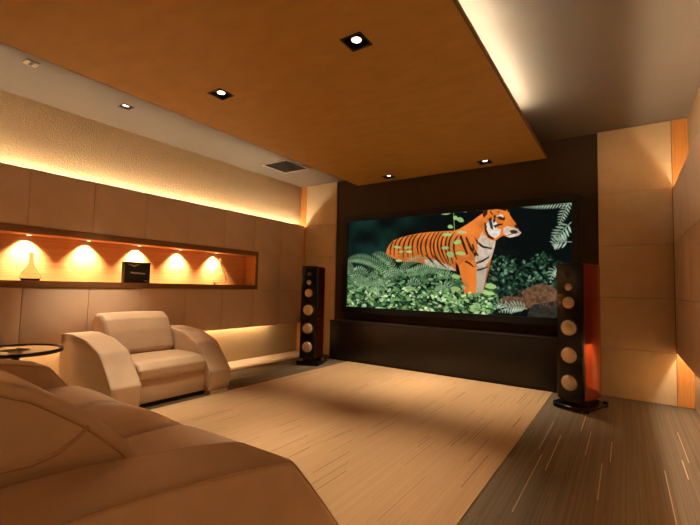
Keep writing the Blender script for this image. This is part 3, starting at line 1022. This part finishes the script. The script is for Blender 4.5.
fill(ribbon([(0.806 * PW, 0.19 * PH), (0.814 * PW, 0.20 * PH), (0.817 * PW, 0.225 * PH)], 0.8, 1.6, 0.8, 6), lin((60, 34, 34)), 0.9)
for k in range(60):      # fur flecks on the shoulder and neck
    leaf(RNG.uniform(0.60, 0.68) * PW, RNG.uniform(0.22, 0.55) * PH, RNG.uniform(4, 9), 0.6, RNG.uniform(0.9, 1.6), vary((232, 138, 62)), 0.45)

# ferns
for k in range(26):
    u, v = RNG.uniform(0.0, 0.52), RNG.uniform(0.60, 0.85)
    a = RNG.uniform(-0.5, 0.25) + (math.pi if RNG.random() < 0.5 else 0)
    L_ = RNG.uniform(35, 70)
    p0 = (u * PW, v * PH)
    p2 = (p0[0] + L_ * math.cos(a), p0[1] + L_ * 0.6 * math.sin(a) + 4)
    p1 = ((p0[0] + p2[0]) / 2, (p0[1] + p2[1]) / 2 - 9)
    frond([p0, p1, p2], RNG.uniform(9, 15), ((84, 122, 82), (122, 158, 112), (150, 182, 142))[int(RNG.integers(0, 3))])
for f_ in TIGER['fern']:
    P_ = UV(f_[:6])
    right = P_[0][0] > 0.75 * PW
    frond(P_, f_[6] * 0.9, (176, 200, 172) if right else (136, 170, 122))
# light sprays over the foliage
for k in range(300):
    u, v = RNG.uniform(0.0, 0.70), RNG.uniform(0.76, 1.02)
    leaf(u * PW, v * PH, RNG.uniform(6, 16), RNG.uniform(2.0, 4.2), RNG.uniform(-0.7, 0.9) + (math.pi if RNG.random() < 0.5 else 0),
         vary(((112, 152, 88), (146, 180, 112), (52, 88, 50), (196, 216, 164))[int(RNG.integers(0, 4))]) * (0.4 + 0.8 * clump(u, v) * 0.7), 0.85)
for q in TIGER['bigleaf']:
    fill([tuple(p)[:2] for p in chaikin([(x, y, 0) for x, y in UV(q)], 2)], vary((128, 166, 112)), 0.95)
stm = UV(TIGER['stem'][0])
for a, b in zip(stm[:-1], stm[1:]):
    fill(ribbon([a, ((a[0] + b[0]) / 2, (a[1] + b[1]) / 2), b], 0.8, 0.8, 0.8, 4), lin((120, 148, 84)))
for q in TIGER['leafy']:
    fill([tuple(p)[:2] for p in chaikin([(x, y, 0) for x, y in UV(q)], 2)], vary((158, 192, 116), 0.15), 0.95)
IMG = np.clip(IMG, 0, 1)

vx = -wx + (np.arange(PW)) / (PW - 1) * 2 * wx
vz = hz_ - np.arange(PH) / (PH - 1) * hz_
co = np.zeros((PH, PW, 3))
co[..., 0] = vx[None, :]
co[..., 1] = 0.0
co[..., 2] = vz[:, None]
idx = np.arange(PH * PW).reshape(PH, PW)
quads = np.stack([idx[1:, :-1], idx[1:, 1:], idx[:-1, 1:], idx[:-1, :-1]], -1).reshape(-1, 4)
me = bpy.data.meshes.new('picture')
me.vertices.add(PH * PW)
me.vertices.foreach_set('co', co.ravel())
me.loops.add(quads.size)
me.loops.foreach_set('vertex_index', quads.ravel().astype(np.int32))
me.polygons.add(len(quads))
me.polygons.foreach_set('loop_start', np.arange(0, quads.size, 4, dtype=np.int32))
me.update(calc_edges=True)
me.validate()
at = me.color_attributes.new('picture', 'FLOAT_COLOR', 'POINT')
at.data.foreach_set('color', np.concatenate([IMG, np.ones((PH, PW, 1))], -1).ravel())
t = NT('screen_picture')
an_ = t.n('ShaderNodeAttribute', attribute_name='picture')
t.b.inputs['Base Color'].default_value = (0.004, 0.004, 0.004, 1)
t.set(1.0, 0, 0.0)
t.l(an_.outputs['Color'], t.b.inputs['Emission Color'])
t.b.inputs['Emission Strength'].default_value = K_SCREEN
t.mat.cycles.emission_sampling = 'NONE'
link('picture', me, 'screen_picture', scr)

# ------------------------------------------------------------------ things in the niche
NZ = 1.105
dec = thing('decanter', 'clear glass decanter standing in the lit wall niche', 'decanter', (-4.655, 1.44, NZ))
lathe('bottle', [(0.0, 0.0), (0.070, 0.0), (0.085, 0.02), (0.080, 0.05), (0.045, 0.11), (0.020, 0.16), (0.017, 0.215), (0.024, 0.225),
                 (0.019, 0.225), (0.013, 0.213), (0.016, 0.16), (0.040, 0.11), (0.074, 0.05), (0.078, 0.022), (0.065, 0.010), (0.0, 0.010)], 'clear_glass', dec, 32)
lathe('stopper', [(0.0, 0.205), (0.011, 0.207), (0.012, 0.228), (0.022, 0.245), (0.018, 0.265), (0.0, 0.272)], 'clear_glass', dec, 20)
vs_ = thing('glass_vase', 'teardrop clear glass vase at the far end of the wall niche', 'vase', (-4.655, 3.60, NZ))
lathe('vase_body', [(0.0, 0.0), (0.070, 0.0), (0.088, 0.03), (0.092, 0.07), (0.080, 0.13), (0.050, 0.20), (0.024, 0.26), (0.014, 0.32), (0.018, 0.355),
                    (0.013, 0.355), (0.009, 0.32), (0.018, 0.26), (0.044, 0.20), (0.074, 0.13), (0.085, 0.07), (0.080, 0.035), (0.064, 0.016), (0.0, 0.020)], 'clear_glass', vs_, 36)
lathe('rim', [(0.013, 0.352), (0.021, 0.354), (0.021, 0.362), (0.013, 0.362)], 'clear_glass', vs_, 24, True)
bx_ = thing('black_box', 'black presentation box with white printing standing in the lit niche', 'box', (-4.64, 2.43, NZ))
box('carton', (-0.035, -0.147, 0.0), (0.035, 0.147, 0.235), 'box_black', bx_, bevel=0.003)


def prt(poly):
    bm = bmesh.new()
    lo = [bm.verts.new((0.0345, -0.147 + 0.294 * u, 0.235 * (1 - v))) for u, v in poly]
    hi = [bm.verts.new((0.0362, -0.147 + 0.294 * u, 0.235 * (1 - v))) for u, v in poly]
    bm.faces.new(hi)
    for i in range(len(poly)):
        j = (i + 1) % len(poly)
        bm.faces.new((lo[i], lo[j], hi[j], hi[i]))
    return from_bm('printed_mark', bm, 'box_print', bx_)


prt([(0.08, 0.11), (0.26, 0.125), (0.34, 0.16), (0.42, 0.125), (0.58, 0.11), (0.44, 0.18), (0.34, 0.25), (0.25, 0.18)])
prt([(0.20, 0.50), (0.24, 0.48), (0.80, 0.52), (0.80, 0.58), (0.26, 0.56)])
prt([(0.77, 0.88), (0.93, 0.88), (0.93, 0.93), (0.77, 0.93)])
